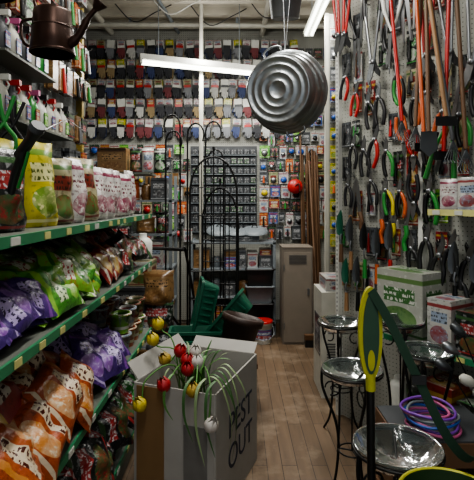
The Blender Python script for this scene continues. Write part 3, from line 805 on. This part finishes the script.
stem=mat('stem_green','4a7a33',.5); leafm=mat('leaf_green','365f2a',.5); leafp=mat('leaf_pale','7f9468',.5)
fy=mat('petal_yellow','b9a62c',.5); fr_=mat('petal_red','a02428',.5); fw=mat('petal_white','c5bfb8',.5); fo=mat('petal_olive','a58a38',.5)
b=MB('artificial_tulips')
heads=[(-.43,2.42,.74,fy),(-.42,2.5,.80,fy),(-.26,2.3,.67,fr_),(-.2,2.3,.66,fw),(-.44,2.15,.52,fy),(-.33,2.15,.61,fr_),(-.2,2.12,.595,fo),(-.3,2.36,.7,fr_),(-.22,2.4,.68,fw),(-.36,2.4,.65,fo),(-.13,2.06,.47,fw),(-.24,2.24,.65,fr_)]
for (x,y,z,c) in heads:
    bx,by=-.22+R.uniform(-.06,.06),2.48+R.uniform(-.06,.06)
    b.tube(spl([(bx,by,.1),(bx*.6+x*.4,by*.6+y*.4,max(.64,z*.85)),(x+.01,y+.03,max(z-.02,.65)),(x,y,z)]),.004,stem)
    M=T(x,y,z)@RX(R.uniform(-5,25))@RY(R.uniform(-30,30))@S(1.15)
    for k in range(6):
        A=M@RZ(60*k)
        rr=[]
        for q in range(6):
            v=q/5; w=.017*math.sin(pi*min(.97,v*.85+.12)); o=.006+.019*math.sin(pi*min(1,v*.8+.1)); rr.append([(o,-w,v*.055),(o+.004,0,v*.057),(o,w,v*.055)])
        b.loft(rr,c,A,False,False,True,closed=False)
for k in range(24):
    bx,by=-.22+R.uniform(-.08,.08),2.42+R.uniform(-.1,.08); a=R.uniform(0,6.28); L=R.uniform(.1,.2)
    e=(bx+L*math.cos(a),by+L*math.sin(a)); dz=R.uniform(-.03,.08)
    p=spl([(bx,by,.45),(bx*.75+e[0]*.25,by*.75+e[1]*.25,.60),(bx*.35+e[0]*.65,by*.35+e[1]*.65,.67),(e[0],e[1],.65+dz)],5)
    b.leaf(p,R.uniform(.010,.018),R.choice([leafm,leafm,leafp,stem]),I,(-math.sin(a),math.cos(a),0))
B0=Vector((-.1,2.1)); dv=Vector((.352,.936)); nv=Vector((.936,-.352))
for (tt,L_,c,sl) in ((.02,.3,leafp,.02),(.05,.2,leafm,.05),(.09,.34,leafm,.0),(.14,.2,leafp,-.05),(.19,.14,leafp,.05)):
    r0=B0+dv*tt
    o1=r0+nv*.05; o2=r0+nv*.07+dv*sl*.5; o3=r0+nv*.045+dv*sl
    b.leaf(spl([(-.2,2.36,.5),(r0.x-.05,r0.y+.06,.66),(o1.x-.03,o1.y+.01,.655),(o2.x,o2.y,.6-L_*.4),(o3.x,o3.y,.6-L_)],5),.014,c,I,(dv.x,dv.y,0))
for (tx_,L_,c) in ((.3,.2,leafm),(.36,.3,leafp),(.41,.25,leafm),(.2,.12,stem)):
    p0=A0+Vector((math.cos(math.radians(ang)),math.sin(math.radians(ang))))*tx_; nf=Vector((-.352,-.936))
    q1=p0+nf*.05;q2=p0+nf*.06
    b.leaf(spl([(-.24,2.36,.5),(p0.x-nf.x*.05,p0.y-nf.y*.05,.66),(q1.x,q1.y,.64),(q2.x,q2.y,.6-L_*.4),(q2.x+.04,q2.y,.6-L_)],5),.014,c,I,(1,0,0))
b.done()

b=MB('display_bench',T(-.19,3.3,0))
b.box((0,0,.38),(.66,.42,.03),woodd)
for sx in (-.3,.3):
    for sy in (-.18,.18): b.box((sx,sy,.185),(.04,.04,.37),woodd)
b.done()
def planter(name,M,L=.5):
    b=MB(name,M); w=.16;h=.14
    b.loft([rrect(L-.06,w-.05,0),rrect(L-.01,w,h-.02),rrect(L+.02,w+.03,h-.02),rrect(L+.02,w+.03,h),rrect(L-.015,w-.01,h),rrect(L-.07,w-.06,.012)],dgreen,smooth=False)
    for k in range(-3,4): b.box((k*L/8,-w/2+.006,h*.5),(.012,.012,h*.6),dgreen)
    b.done()
planter('window_box_planter',T(-.27,3.22,.395),.4)
planter('window_box_planter.001',T(-.27,3.25,.45)@RZ(3),.4)
planter('window_box_planter.002',T(-.02,3.28,.59)@RZ(-10)@RY(-50),.46)
planter('window_box_planter.003',T(-.17,3.42,.70)@RY(-78)@RX(10),.38)
b=MB('brown_planter_pot',T(-.04,3.0,.40)@RY(14)@RX(-6)@S(1.2))
b.lathe([(.07,0),(.075,.01),(.1,.25),(.115,.25),(.118,.285),(.105,.29),(.095,.25),(.065,.02),(.001,.015)],brown,n=28,cap1=False); b.done()

b=MB('ceiling_cables')
for x,y in ((-.9,4.6),(-.5,4.9),(.1,4.7),(-1.3,4.8)):
    b.tube(spl([(x,y,3.58),(x+.2,y+.1,3.4),(x+.45,y,3.46),(x+.6,y+.1,3.58)]),.006,R.choice([blackp,white]))
b.done()

w=bpy.data.worlds.new('World'); bpy.context.scene.world=w; w.use_nodes=True
w.node_tree.nodes['Background'].inputs[0].default_value=(.8,.85,.9,1); w.node_tree.nodes['Background'].inputs[1].default_value=.65
cam=bpy.data.cameras.new('Camera'); co=bpy.data.objects.new('Camera',cam); bpy.context.scene.collection.objects.link(co)
co.location=(0,0,1.5); co.rotation_euler=(pi/2,0,0); cam.sensor_fit='AUTO'; cam.sensor_width=36; cam.lens=36*460/480; cam.shift_y=-40/480; cam.clip_start=.05
bpy.context.scene.camera=co
vs=bpy.context.scene.view_settings
vs.view_transform='AgX'; vs.look='AgX - Medium High Contrast'; vs.exposure=.25
